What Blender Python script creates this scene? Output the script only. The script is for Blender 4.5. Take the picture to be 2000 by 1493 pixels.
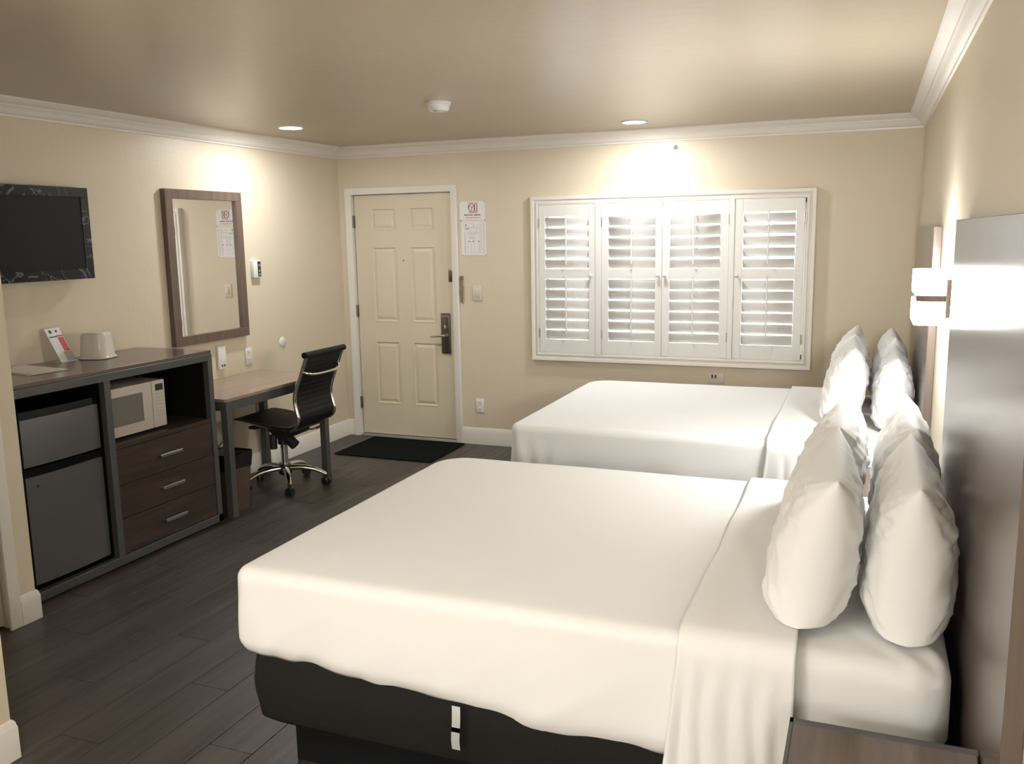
import bpy, bmesh, math, random
from mathutils import Vector, Matrix, noise
random.seed(7)
S = bpy.context.scene
for o in list(bpy.data.objects): bpy.data.objects.remove(o)
C = S.collection
PI = math.pi
W, H = 4.471, 2.442          # room width (x), ceiling height; back wall y=0, room towards -y
YF = -7.4                    # wall behind the camera

# ------------------------------------------------------------------ camera
cd = bpy.data.cameras.new('camera'); cam = bpy.data.objects.new('camera', cd); C.objects.link(cam)
S.camera = cam
yaw, pitch, roll = 0.38214, -0.16457, -0.01652
F = Vector((-math.sin(yaw)*math.cos(pitch), math.cos(yaw)*math.cos(pitch), math.sin(pitch)))
r0 = Vector((math.cos(yaw), math.sin(yaw), 0)); u0 = r0.cross(F)
r_ = r0*math.cos(roll)+u0*math.sin(roll); u_ = -r0*math.sin(roll)+u0*math.cos(roll)
M = Matrix((r_, u_, -F)).transposed().to_4x4(); M.translation = Vector((4.1749, -6.5514, 1.7076))
cam.matrix_world = M
cd.sensor_fit = 'HORIZONTAL'; cd.sensor_width = 36; cd.lens = 1734.47/2000*36
cd.clip_start = 0.02; cd.clip_end = 100

# ------------------------------------------------------------------ exposure, world
vs = S.view_settings
vs.view_transform = 'Standard'; vs.look = 'None'; vs.gamma = 1; vs.use_curve_mapping = False
vs.exposure = 0.0
LENS_E = 370.0      # radiance of a ceiling downlight lens
SHADE_E = 85.0      # radiance of the acrylic wall lamp shades
GLOBE_E = 116.0     # radiance of the added fill globes behind the photographer
WARM = (1.0, 1.0, 1.02)
wd = bpy.data.worlds.new('daylight'); S.world = wd; wd.use_nodes = True
bg = wd.node_tree.nodes['Background']; bg.inputs[0].default_value = (0.86, 0.93, 1.0, 1); bg.inputs[1].default_value = 9.0

# ------------------------------------------------------------------ materials
MATS = {}
def mat(name, col, rough=0.5, metal=0.0, coat=0.0, spec=0.5, bump=0.0, bscale=60, emit=None, es=0, var=0.0, vscale=3, trans=0.0):
    if name in MATS: return MATS[name]
    m = bpy.data.materials.new(name); m.use_nodes = True; nt = m.node_tree
    b = nt.nodes['Principled BSDF']
    b.inputs['Base Color'].default_value = (*col, 1)
    b.inputs['Roughness'].default_value = rough; b.inputs['Metallic'].default_value = metal
    b.inputs['Specular IOR Level'].default_value = spec; b.inputs['Coat Weight'].default_value = coat
    b.inputs['Coat Roughness'].default_value = 0.12
    if trans: b.inputs['Transmission Weight'].default_value = trans
    if emit: b.inputs['Emission Color'].default_value = (*emit, 1); b.inputs['Emission Strength'].default_value = es
    tc = nt.nodes.new('ShaderNodeTexCoord')
    if bump:
        n = nt.nodes.new('ShaderNodeTexNoise'); n.inputs['Scale'].default_value = bscale; n.inputs['Detail'].default_value = 4
        nt.links.new(tc.outputs['Object'], n.inputs['Vector'])
        bp = nt.nodes.new('ShaderNodeBump'); bp.inputs['Strength'].default_value = bump; bp.inputs['Distance'].default_value = 0.01
        nt.links.new(n.outputs['Fac'], bp.inputs['Height']); nt.links.new(bp.outputs['Normal'], b.inputs['Normal'])
    if var:
        n = nt.nodes.new('ShaderNodeTexNoise'); n.inputs['Scale'].default_value = vscale; n.inputs['Detail'].default_value = 3
        nt.links.new(tc.outputs['Object'], n.inputs['Vector'])
        r = nt.nodes.new('ShaderNodeValToRGB')
        r.color_ramp.elements[0].position = 0.3; r.color_ramp.elements[1].position = 0.7
        r.color_ramp.elements[0].color = (*[c*(1-var) for c in col], 1); r.color_ramp.elements[1].color = (*[min(1, c*(1+var)) for c in col], 1)
        nt.links.new(n.outputs['Fac'], r.inputs['Fac']); nt.links.new(r.outputs['Color'], b.inputs['Base Color'])
    MATS[name] = m; return m

def wood(name, c0, c1, axis='Y', scale=1.0, rough=0.35, coat=0.0, rand=0.0, rvar=0.0, spec=0.5):
    if name in MATS: return MATS[name]
    m = bpy.data.materials.new(name); m.use_nodes = True; nt = m.node_tree; b = nt.nodes['Principled BSDF']
    tc = nt.nodes.new('ShaderNodeTexCoord'); mp = nt.nodes.new('ShaderNodeMapping')
    sc = {'X': (1.2, 22, 22), 'Y': (22, 1.2, 22), 'Z': (22, 22, 1.2)}[axis]
    mp.inputs['Scale'].default_value = tuple(s*scale for s in sc)
    oi = nt.nodes.new('ShaderNodeObjectInfo')
    add = nt.nodes.new('ShaderNodeVectorMath'); add.operation = 'ADD'
    mul = nt.nodes.new('ShaderNodeVectorMath'); mul.operation = 'SCALE'; mul.inputs['Scale'].default_value = 1.0
    comb = nt.nodes.new('ShaderNodeCombineXYZ')
    k = nt.nodes.new('ShaderNodeMath'); k.operation = 'MULTIPLY'; k.inputs[1].default_value = 37.0
    nt.links.new(oi.outputs['Random'], k.inputs[0])
    for i in range(3): nt.links.new(k.outputs[0], comb.inputs[i])
    nt.links.new(tc.outputs['Object'], mp.inputs['Vector'])
    nt.links.new(mp.outputs['Vector'], add.inputs[0]); nt.links.new(comb.outputs[0], add.inputs[1])
    n = nt.nodes.new('ShaderNodeTexNoise'); n.inputs['Scale'].default_value = 1.0; n.inputs['Detail'].default_value = 6; n.inputs['Roughness'].default_value = 0.62
    n.inputs['Distortion'].default_value = 0.4
    nt.links.new(add.outputs[0], n.inputs['Vector'])
    r = nt.nodes.new('ShaderNodeValToRGB'); r.color_ramp.elements[0].position = 0.32; r.color_ramp.elements[1].position = 0.68
    r.color_ramp.elements[0].color = (*c0, 1); r.color_ramp.elements[1].color = (*c1, 1)
    nt.links.new(n.outputs['Fac'], r.inputs['Fac'])
    out = r.outputs['Color']
    if rand:
        hs = nt.nodes.new('ShaderNodeHueSaturation'); mr = nt.nodes.new('ShaderNodeMapRange')
        mr.inputs['To Min'].default_value = 1-rand; mr.inputs['To Max'].default_value = 1+rand
        nt.links.new(oi.outputs['Random'], mr.inputs['Value']); nt.links.new(mr.outputs[0], hs.inputs['Value'])
        nt.links.new(out, hs.inputs['Color']); out = hs.outputs['Color']
    nt.links.new(out, b.inputs['Base Color'])
    b.inputs['Roughness'].default_value = rough; b.inputs['Coat Weight'].default_value = coat; b.inputs['Coat Roughness'].default_value = 0.25
    b.inputs['Specular IOR Level'].default_value = spec
    bp = nt.nodes.new('ShaderNodeBump'); bp.inputs['Strength'].default_value = 0.12; bp.inputs['Distance'].default_value = 0.002
    nt.links.new(n.outputs['Fac'], bp.inputs['Height']); nt.links.new(bp.outputs['Normal'], b.inputs['Normal'])
    MATS[name] = m; return m

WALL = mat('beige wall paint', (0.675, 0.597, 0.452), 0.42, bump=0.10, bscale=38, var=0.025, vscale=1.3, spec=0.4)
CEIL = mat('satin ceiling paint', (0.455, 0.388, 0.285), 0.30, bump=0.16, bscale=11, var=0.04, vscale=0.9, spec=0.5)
TRIM = mat('white gloss trim paint', (0.78, 0.74, 0.67), 0.32, bump=0.03, bscale=30)
SHUT = mat('white shutter lacquer', (0.80, 0.78, 0.74), 0.30)
DOORM = mat('cream door paint', (0.665, 0.598, 0.452), 0.36, bump=0.04, bscale=50, var=0.02)
FLOORW = wood('dark laminate plank', (0.032, 0.0255, 0.022), (0.072, 0.058, 0.050), 'Y', 1.0, 0.42, rand=0.16)
SUBF = mat('plank joint', (0.012, 0.010, 0.009), 0.8)
DWOOD = wood('dark brown laminate', (0.030, 0.020, 0.014), (0.060, 0.041, 0.030), 'Y', 1.3, 0.33)
TOPW = wood('brown laminate top', (0.085, 0.058, 0.042), (0.135, 0.094, 0.070), 'Y', 1.1, 0.22, coat=0.2)
DESKW = wood('mid brown desk laminate', (0.30, 0.215, 0.155), (0.36, 0.265, 0.195), 'Y', 1.1, 0.24, coat=0.2)
HEADW = wood('headboard laminate', (0.105, 0.080, 0.063), (0.150, 0.115, 0.092), 'Z', 0.7, 0.24, coat=0.35, spec=0.6)
NIGHTW = wood('nightstand laminate', (0.085, 0.058, 0.045), (0.17, 0.125, 0.10), 'Y', 0.8, 0.28, coat=0.2)
FRAMEW = wood('mirror frame wood', (0.105, 0.070, 0.052), (0.150, 0.105, 0.080), 'Z', 1.2, 0.35, coat=0.1)
GREYM = mat('grey painted metal', (0.088, 0.090, 0.087), 0.42, metal=0.3, bump=0.03, bscale=80)
BLACK = mat('matt black laminate', (0.004, 0.004, 0.004), 0.75, spec=0.2)
GBLACK = mat('gloss black plastic', (0.004, 0.004, 0.0045), 0.22, coat=0.2, spec=0.35)
RUBBER = mat('black rubber', (0.012, 0.012, 0.012), 0.5)
STEEL = mat('fridge silver door', (0.20, 0.195, 0.19), 0.32, metal=0.75, bump=0.02, bscale=200)
CHROME = mat('polished chrome', (0.78, 0.76, 0.73), 0.10, metal=1.0)
NICKEL = mat('satin nickel', (0.55, 0.52, 0.48), 0.28, metal=1.0)
BRONZE = mat('aged bronze lock plate', (0.16, 0.14, 0.12), 0.34, metal=0.85)
LEATH = mat('black mesh upholstery', (0.005, 0.005, 0.0055), 0.5, bump=0.10, bscale=300, spec=0.3)
WPLAS = mat('white plastic', (0.78, 0.76, 0.74), 0.28)
CPLAS = mat('cream plastic', (0.66, 0.60, 0.50), 0.3)
ICEM = mat('glossy ivory plastic', (0.66, 0.61, 0.56), 0.12, coat=0.5)
MWHITE = mat('off white appliance shell', (0.52, 0.47, 0.40), 0.3)
MWIN = mat('microwave window', (0.16, 0.145, 0.125), 0.35)
PAPER = mat('white paper', (0.80, 0.78, 0.76), 0.45)
CREAMP = mat('cream paper', (0.66, 0.61, 0.53), 0.5)
INK = mat('black ink', (0.05, 0.045, 0.045), 0.6)
GINK = mat('grey print', (0.42, 0.41, 0.40), 0.6)
RINK = mat('red ink', (0.55, 0.09, 0.09), 0.5)
DRINK = mat('dark red ink', (0.30, 0.05, 0.05), 0.5)
MATM = mat('black entrance mat pile', (0.016, 0.019, 0.018), 0.95, bump=0.8, bscale=220, spec=0.15)
LINEN = mat('white bed linen', (0.86, 0.858, 0.84), 0.72, bump=0.05, bscale=14, spec=0.25)
LINEN2 = mat('white pillowcase cotton', (0.86, 0.858, 0.84), 0.72, bump=0.10, bscale=9, spec=0.25)
BOXF = mat('charcoal box spring cover', (0.0125, 0.012, 0.011), 0.9, bump=0.15, bscale=90, spec=0.2)
BINM = mat('brown wastebasket plastic', (0.085, 0.055, 0.040), 0.4)
BAGM = mat('black bin liner', (0.012, 0.011, 0.011), 0.25, bump=0.9, bscale=14)
BRASS = mat('aged brass chain', (0.30, 0.25, 0.17), 0.35, metal=0.9)
SCREEN = mat('tv screen glass', (0.006, 0.006, 0.0065), 0.38, spec=0.22)
MIRR = mat('mirror glass', (0.90, 0.90, 0.88), 0.0, metal=1.0)
LENSM = mat('lit downlight lens', (1, 1, 1), 0.5, emit=WARM, es=LENS_E)
SHADEM = mat('lit acrylic shade', (1, 1, 1), 0.4, emit=(1.0, 1.0, 1.02), es=SHADE_E)
GLOBEM = mat('lit fill globe', (1, 1, 1), 0.4, emit=(1.0, 1.0, 1.02), es=GLOBE_E)
LCD = mat('display glass', (0.03, 0.035, 0.035), 0.15)
LCDL = mat('display segments', (0.20, 0.24, 0.24), 0.4)
ALU = mat('aluminium threshold', (0.42, 0.41, 0.40), 0.35, metal=0.8)
CONC = mat('pale concrete', (0.45, 0.44, 0.42), 0.9)

def glass_mat():
    m = bpy.data.materials.new('window glass'); m.use_nodes = True; b = m.node_tree.nodes['Principled BSDF']
    b.inputs['Transmission Weight'].default_value = 1; b.inputs['Roughness'].default_value = 0; b.inputs['IOR'].default_value = 1.45
    return m
GLASS = glass_mat()
def bezel_reflections():  # reflections on the black gloss bezel, painted into its colour as pale streaks
    m = bpy.data.materials.new('gloss bezel painted reflections'); m.use_nodes = True; nt = m.node_tree; b = nt.nodes['Principled BSDF']
    tc = nt.nodes.new('ShaderNodeTexCoord'); w = nt.nodes.new('ShaderNodeTexNoise'); w.inputs['Scale'].default_value = 3.2; w.inputs['Detail'].default_value = 5; w.inputs['Distortion'].default_value = 2.2
    nt.links.new(tc.outputs['Object'], w.inputs['Vector'])
    r = nt.nodes.new('ShaderNodeValToRGB'); e = r.color_ramp.elements
    e[0].position = 0.492; e[0].color = (0.004, 0.004, 0.0045, 1); e[1].position = 0.518; e[1].color = (0.004, 0.004, 0.0045, 1)
    k = e.new(0.505); k.color = (0.16, 0.17, 0.18, 1)
    nt.links.new(w.outputs['Fac'], r.inputs['Fac']); nt.links.new(r.outputs['Color'], b.inputs['Base Color'])
    b.inputs['Roughness'].default_value = 0.25; b.inputs['Specular IOR Level'].default_value = 0.3
    return m
BEZEL = bezel_reflections()

# ------------------------------------------------------------------ mesh helpers
def NB(): return bmesh.new()
def box(bm, x0, x1, y0, y1, z0, z1, bev=0.0, seg=1):
    vs_ = bmesh.ops.create_cube(bm, size=1)['verts']
    for v in vs_:
        v.co = Vector(((x0+x1)/2+v.co.x*(x1-x0), (y0+y1)/2+v.co.y*(y1-y0), (z0+z1)/2+v.co.z*(z1-z0)))
    if bev:
        es = list({e for v in vs_ for e in v.link_edges})
        bmesh.ops.bevel(bm, geom=es, offset=bev, segments=seg, affect='EDGES', profile=0.5)
    return bm
def tube(bm, pts, r, n=10, cap=True, flat=None):
    """round (or elliptical: flat=(a,b)) tube along pts; r float or list"""
    pts = [Vector(p) for p in pts]; rings = []
    up = None
    for i, p in enumerate(pts):
        d = (pts[min(i+1, len(pts)-1)]-pts[max(i-1, 0)]).normalized()
        if up is None:
            up = Vector((0, 0, 1)) if abs(d.z) < 0.9 else Vector((0, 1, 0))
        a = d.cross(up).normalized(); b = a.cross(d).normalized(); up = b
        rr = r[i] if isinstance(r, (list, tuple)) else r
        fa, fb = (flat if flat else (1, 1))
        rings.append([bm.verts.new(p+a*math.cos(2*PI*k/n)*rr*fa+b*math.sin(2*PI*k/n)*rr*fb) for k in range(n)])
    for i in range(len(rings)-1):
        for k in range(n):
            bm.faces.new((rings[i][k], rings[i][(k+1) % n], rings[i+1][(k+1) % n], rings[i+1][k]))
    if cap:
        bm.faces.new(rings[0][::-1]); bm.faces.new(rings[-1])
    return bm
def lathe(bm, prof, cx=0, cy=0, n=32, mtx=None):
    """prof [(r,z)] about the vertical axis"""
    rings = []
    for (r, z) in prof:
        r = max(r, 1e-5)
        rings.append([bm.verts.new((cx+r*math.cos(2*PI*k/n), cy+r*math.sin(2*PI*k/n), z)) for k in range(n)])
    for i in range(len(rings)-1):
        for k in range(n):
            bm.faces.new((rings[i][k], rings[i][(k+1) % n], rings[i+1][(k+1) % n], rings[i+1][k]))
    if mtx:
        for rg in rings:
            for v in rg: v.co = mtx @ v.co
    return bm
def prism(bm, poly, h0, h1, axis='x'):
    """extrude a 2D polygon along an axis"""
    def P(a, b, h):
        return {'x': (h, a, b), 'y': (a, h, b), 'z': (a, b, h)}[axis]
    A = [bm.verts.new(P(a, b, h0)) for a, b in poly]; B = [bm.verts.new(P(a, b, h1)) for a, b in poly]
    n = len(poly)
    for i in range(n): bm.faces.new((A[i], A[(i+1) % n], B[(i+1) % n], B[i]))
    bm.faces.new(A[::-1]); bm.faces.new(B)
    return bm
def grid(bm, nu, nv, f, closed_u=False):
    V = [[bm.verts.new(f(i/(nu if closed_u else nu-1) if nu > 1 else 0, j/(nv-1))) for j in range(nv)] for i in range(nu)]
    for i in range(nu if closed_u else nu-1):
        for j in range(nv-1):
            bm.faces.new((V[i][j], V[(i+1) % nu][j], V[(i+1) % nu][j+1], V[i][j+1]))
    return V
def link(name, data, parent=None, smooth=None):
    o = bpy.data.objects.new(name, data); C.objects.link(o)
    if parent: o.parent = parent
    return o
def obj(name, bm, m, parent=None, smooth=False, angle=40):
    bmesh.ops.recalc_face_normals(bm, faces=bm.faces)
    me = bpy.data.meshes.new(name); bm.to_mesh(me); bm.free()
    me.materials.append(m)
    if smooth:
        for p in me.polygons: p.use_smooth = True
        try: me.set_sharp_from_angle(angle=math.radians(angle))
        except Exception: pass
    o = link(name, me, parent)
    if parent is not None:
        o.matrix_parent_inverse = parent_inv(parent)
    return o
def parent_inv(p):
    m = Matrix.Identity(4); q = p
    chain = []
    while q is not None: chain.append(q); q = q.parent
    for q in reversed(chain): m = m @ q.matrix_parent_inverse @ q.matrix_basis
    return m.inverted()
def tag(o, label, cat, group=None, kind=None):
    o['label'] = label; o['category'] = cat
    if group: o['group'] = group
    if kind: o['kind'] = kind
    return o
def struct(o): o['kind'] = 'structure'; return o
def thing(name, label, cat, loc=(0, 0, 0), group=None):
    o = bpy.data.objects.new(name, None); C.objects.link(o); o.location = loc; o.empty_display_size = 0.1
    return tag(o, label, cat, group)
def sempty(name, loc=(0, 0, 0)):
    o = bpy.data.objects.new(name, None); C.objects.link(o); o.location = loc; return struct(o)

# ------------------------------------------------------------------ room shell
# planked floor
bm = NB(); box(bm, -0.05, W+0.05, YF-0.05, 0.05, -0.06, -0.012); floor = struct(obj('floor', bm, SUBF))
NC = 25; cw = W/NC; PL = 1.22; gap = 0.0012
full = None
for c in range(NC):
    off = (c*0.37*PL) % PL
    y = 0.0 + off
    while y > YF:
        y1, y0 = min(y, 0.0), max(y-PL, YF)
        if y1-y0 > 0.02:
            L = y1-y0
            if abs(L-PL) < 1e-6 and full:
                o = bpy.data.objects.new('floor_plank', full); C.objects.link(o); o.parent = floor
            else:
                bm = NB(); box(bm, -cw/2+gap, cw/2-gap, -L+gap, -gap, -0.012, 0, 0.0009)
                o = obj('floor_plank', bm, FLOORW, floor)
                if abs(L-PL) < 1e-6: full = o.data
            o.location = (cw*(c+0.5), y1, 0)
        y -= PL
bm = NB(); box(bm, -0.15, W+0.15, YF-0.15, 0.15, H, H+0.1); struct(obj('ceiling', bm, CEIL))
bm = NB(); box(bm, -0.12, 0, YF-0.12, 0.12, -0.05, H); struct(obj('wall_left', bm, WALL))
bm = NB(); box(bm, W, W+0.12, YF-0.12, 0.12, -0.05, H); struct(obj('wall_right', bm, WALL))
bm = NB(); box(bm, 0, W, YF-0.12, YF, -0.05, H); struct(obj('wall_front', bm, WALL))
# back wall with door and window holes
DX0, DX1, DZ = 0.120, 1.035, 2.058
WX0, WX1, WZ0, WZ1 = 1.785, 3.766, 0.782, 1.936
bm = NB()
box(bm, 0, DX0-0.012, 0, 0.12, -0.05, H); box(bm, DX0-0.012, DX1+0.012, 0, 0.12, DZ+0.012, H)
box(bm, DX1+0.012, WX0, 0, 0.12, -0.05, H); box(bm, WX0, WX1, 0, 0.12, -0.05, WZ0); box(bm, WX0, WX1, 0, 0.12, WZ1, H)
box(bm, WX1, W, 0, 0.12, -0.05, H)
struct(obj('wall_back', bm, WALL))
# bathroom partition (plane x=0.69) with its door opening, and the deeper block nearer the camera
PX = 0.690; PY = -3.785; BX = 1.585; BY = -4.640
bm = NB(); box(bm, 0, PX-0.1, PY-0.10, PY, 0, H); box(bm, PX-0.10, PX, -3.90, PY, 0, H); box(bm, PX-0.10, PX, BY, -3.90, 2.06, H)
struct(obj('wall_bathroom', bm, WALL))
bm = NB(); box(bm, PX-0.10, BX, BY-0.10, BY, 0, H); box(bm, BX-0.1, BX, YF, BY-0.10, 0, H); struct(obj('wall_closet', bm, WALL))

# swept mouldings
def sweep_seg(bm, prof, p, q, n, mp, mq):
    """prof [(out,z)]; p,q 2D ends on the wall line; n inward normal; mp/mq shift of the end along the wall per unit out"""
    p = Vector(p); q = Vector(q); n = Vector(n); d = (q-p).normalized()
    A = [bm.verts.new((*(p+n*o+d*o*mp), z)) for o, z in prof]; B = [bm.verts.new((*(q+n*o-d*o*mq), z)) for o, z in prof]
    k = len(prof)
    for i in range(k): bm.faces.new((A[i], A[(i+1) % k], B[(i+1) % k], B[i]))
    bm.faces.new(A[::-1]); bm.faces.new(B)
crown = [(0, H), (0, H-.090), (.010, H-.090), (.012, H-.080), (.022, H-.076), (.030, H-.068), (.036, H-.056), (.044, H-.044), (.050, H-.040), (.053, H-.032), (.066, H-.026), (.082, H-.020), (.092, H-.010), (.096, H-.006), (.096, H)]
base = [(0, 0), (.014, 0), (.014, .112), (.012, .116), (.010, .128), (.006, .136), (0, .138)]
segs = [('trim_1', crown, (0, PY), (0, 0), (1, 0), 0, 1), ('trim_2', crown, (0, 0), (W, 0), (0, -1), 1, 1), ('trim_3', crown, (W, 0), (W, YF), (-1, 0), 1, 1),
        ('trim_7', crown, (W, YF), (BX, YF), (0, 1), 1, 1),
        ('baseboard_left', base, (0, PY), (0, 0), (1, 0), 1, 1), ('baseboard_back', base, (0, 0), (DX0-.055, 0), (0, -1), 1, 0), ('baseboard_back', base, (DX1+.062, 0), (W, 0), (0, -1), 0, 1),
        ('baseboard_right', base, (W, 0), (W, YF), (-1, 0), 1, 1), ('baseboard_bathroom', base, (PX, -3.872), (PX, PY), (1, 0), 0, -1), ('baseboard_niche', base, (0, PY), (PX, PY), (0, 1), 1, -1),
        ('baseboard_closet', base, (BX, YF), (BX, BY), (1, 0), 1, -1), ('baseboard_front', base, (W, YF), (BX, YF), (0, 1), 1, 1), ('baseboard_closet', base, (PX, BY), (BX, BY), (0, 1), 1, -1)]
for nm, pr, p, q, n, a, b in segs:
    bm = NB(); sweep_seg(bm, pr, p, q, n, a, b); struct(obj(nm, bm, TRIM, smooth=True, angle=28))

# ------------------------------------------------------------------ entrance door
def casing_frame(bm, x0, x1, z0, z1, prof, bottom=True, ybase=0.0):
    """mitred casing round a rectangle in the XZ plane facing -y; prof [(across from the opening outwards, depth)]"""
    def corner(cx, cz, sx, sz): return [bm.verts.new((cx+sx*a, ybase-d, cz+sz*a)) for a, d in prof]
    TL = corner(x0, z1, -1, 1); TR = corner(x1, z1, 1, 1)
    BR = corner(x1, z0, 1, -1 if bottom else 0); BL = corner(x0, z0, -1, -1 if bottom else 0)
    runs = [(BL, TL), (TL, TR), (TR, BR)] + ([(BR, BL)] if bottom else [])
    k = len(prof)
    for A, B in runs:
        for i in range(k): bm.faces.new((A[i], A[(i+1) % k], B[(i+1) % k], B[i]))
    if not bottom: bm.faces.new(BL); bm.faces.new(BR)
cas = [(0, 0), (0, .010), (.006, .013), (.012, .013), (.020, .016), (.040, .019), (.050, .020), (.056, .017), (.058, .012), (.058, 0)]
bm = NB(); casing_frame(bm, DX0-.002, DX1+.004, 0.0, DZ-.003, cas, bottom=False)
# jamb and stops
box(bm, DX0-.012, DX0-.002, 0, .11, 0, DZ+.01); box(bm, DX1+.002, DX1+.012, 0, .11, 0, DZ+.01); box(bm, DX0-.002, DX1+.002, 0, .11, DZ, DZ+.012)
box(bm, DX0-.002, DX0+.014, .078, .10, 0, DZ); box(bm, DX1-.014, DX1+.002, .078, .10, 0, DZ)
struct(obj('trim_8', bm, TRIM, smooth=True, angle=30))
door = sempty('door_1', (DX0, .03, 0))
sx0, sx1, sz0, sz1 = .126, 1.030, .020, 2.052; sy = .030
cols = [(.280, .511), (.640, .866)]; rows = [(.289, .828), (.996, 1.622), (1.757, 1.940)]
bm = NB(); box(bm, sx0, sx1, sy+.010, sy+.044, sz0, sz1)
xs = [sx0, cols[0][0], cols[0][1], cols[1][0], cols[1][1], sx1]
for a, b in ((0, 1), (2, 3), (4, 5)): box(bm, xs[a], xs[b], sy, sy+.0101, sz0, sz1)
zs = [sz0, rows[0][0], rows[0][1], rows[1][0], rows[1][1], rows[2][0], rows[2][1], sz1]
for a, b in cols:
    for k in (0, 2, 4, 6): box(bm, a, b, sy, sy+.0101, zs[k], zs[k+1])
obj('door_slab', bm, DOORM, door)
for a, b in cols:
    for c, d in rows:
        bm = NB()
        # sticking: sloped moulding ring then raised field
        def ring(i, y): return [bm.verts.new(v) for v in ((a+i, y, c+i), (b-i, y, c+i), (b-i, y, d-i), (a+i, y, d-i))]
        R = [ring(0, sy-.0022), ring(.006, sy-.0026), ring(.014, sy+.008), ring(.020, sy+.0085), ring(.042, sy+.0005), ring(.045, sy+.0005)]
        for q in range(len(R)-1):
            for i in range(4): bm.faces.new((R[q][i], R[q][(i+1) % 4], R[q+1][(i+1) % 4], R[q+1][i]))
        bm.faces.new(R[-1])
        obj('door_panel', bm, DOORM, door)
for z in (.29, 1.085, 1.835):
    bm = NB(); box(bm, DX0-.006, DX0+.010, .012, .030, z-.05, z+.05, .002)
    tube(bm, [(DX0+.001, .012, z-.052), (DX0+.001, .012, z+.052)], .007, 10)
    obj('hinge', bm, BRONZE, door, smooth=True)
bm = NB(); box(bm, .912, .994, sy-.020, sy, .742, 1.080, .008, 2); lk = obj('lock_plate', bm, BRONZE, door, smooth=True)
bm = NB(); box(bm, .914, .992, sy-.024, sy-.019, 1.048, 1.058, .001); obj('trim_band', bm, NICKEL, lk)
bm = NB()
lathe(bm, [(0, 0), (.017, 0), (.017, .012), (.011, .02), (.011, .045), (0, .045)], 0, 0, 20, Matrix.Translation((.964, sy-.018, .898)) @ Matrix.Rotation(PI/2, 4, 'X'))
tube(bm, [(.964, sy-.062, .898), (.93, sy-.066, .896), (.88, sy-.066, .890), (.835, sy-.062, .886)], [.011, .011, .009, .008], 12, flat=(1, .8))
obj('lever_handle', bm, NICKEL, lk, smooth=True)
bm = NB(); tube(bm, [(.958, sy-.018, .966), (.958, sy-.032, .966)], .013, 14); box(bm, .954, .962, sy-.042, sy-.028, .948, .984, .003); obj('thumb_turn', bm, NICKEL, lk, smooth=True)
bm = NB(); box(bm, .990, 1.028, sy-.010, sy, 1.335, 1.432, .004, 2); box(bm, 1.000, 1.022, sy-.020, sy-.006, 1.352, 1.418, .004, 2); obj('night_latch', bm, BRONZE, door, smooth=True)
bm = NB(); tube(bm, [(.576, sy-.003, 1.51), (.576, sy+.001, 1.51)], .007, 14); obj('peephole', bm, BRASS, door, smooth=True)
bm = NB(); box(bm, DX0, DX1, .0, .105, 0, .016, .004); box(bm, DX0, DX1, -.02, .01, 0, .008, .003); struct(obj('trim_9', bm, ALU))
# unseen panel added behind the slab to block daylight leaks
bm = NB(); box(bm, DX0-.002, DX1+.002, .100, .118, 0, DZ); struct(obj('daylight_block', bm, DOORM))

# ------------------------------------------------------------------ window and shutters
win = sempty('window_1', (WX0, 0, WZ0))
wc = [(-.008, 0), (-.008, .030), (.002, .034), (.010, .034), (.014, .026), (.026, .024), (.030, .036), (.044, .040), (.052, .040), (.056, .034), (.058, 0)]
bm = NB(); casing_frame(bm, WX0, WX1, WZ0, WZ1, wc); obj('window_casing', bm, TRIM, win, smooth=True, angle=30)
bm = NB()
box(bm, WX0, WX0+.012, .0, .12, WZ0, WZ1); box(bm, WX1-.012, WX1, .0, .12, WZ0, WZ1); box(bm, WX0, WX1, .0, .12, WZ0, WZ0+.008); box(bm, WX0, WX1, .0, .12, WZ1-.006, WZ1)
obj('window_jamb', bm, TRIM, win)
bm = NB()
for a, b in ((WX0+.012, WX0+.05), (2.75, 2.80), (WX1-.05, WX1-.012)): box(bm, a, b, .085, .115, WZ0+.008, WZ1-.006)
box(bm, WX0+.012, WX1-.012, .085, .115, WZ0+.008, WZ0+.04); box(bm, WX0+.012, WX1-.012, .085, .115, WZ1-.04, WZ1-.006)
obj('sash_frame', bm, TRIM, win)
for a, b in ((WX0+.05, 2.75), (2.80, WX1-.05)):
    bm = NB(); box(bm, a, b, .097, .101, WZ0+.04, WZ1-.04); obj('window_pane', bm, GLASS, win)
for a, b in ((2.248, 2.295), (3.238, 3.275)):
    bm = NB(); box(bm, a, b, -.036, .016, WZ0+.004, WZ1-.004, .002); obj('mullion_post', bm, SHUT, win)
SH = [(1.795, 2.246, 1.846, 2.196, 2.022, 'R', 'leftmost of the four white louvered window shutters, hinged on the left side'),
      (2.297, 2.756, 2.348, 2.706, 2.532, 'R', 'white louvered window shutter second from the left, with knob on its right stile'),
      (2.759, 3.236, 2.811, 3.178, 2.990, 'L', 'white louvered window shutter third from the left, with knob on its left stile'),
      (3.277, 3.748, 3.332, 3.690, 3.510, 'L', 'rightmost of the four white louvered window shutters, daylight showing along its right edge')]
PZ0, PZ1 = .792, 1.926
Y0, Y1 = -.030, -.002
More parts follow.
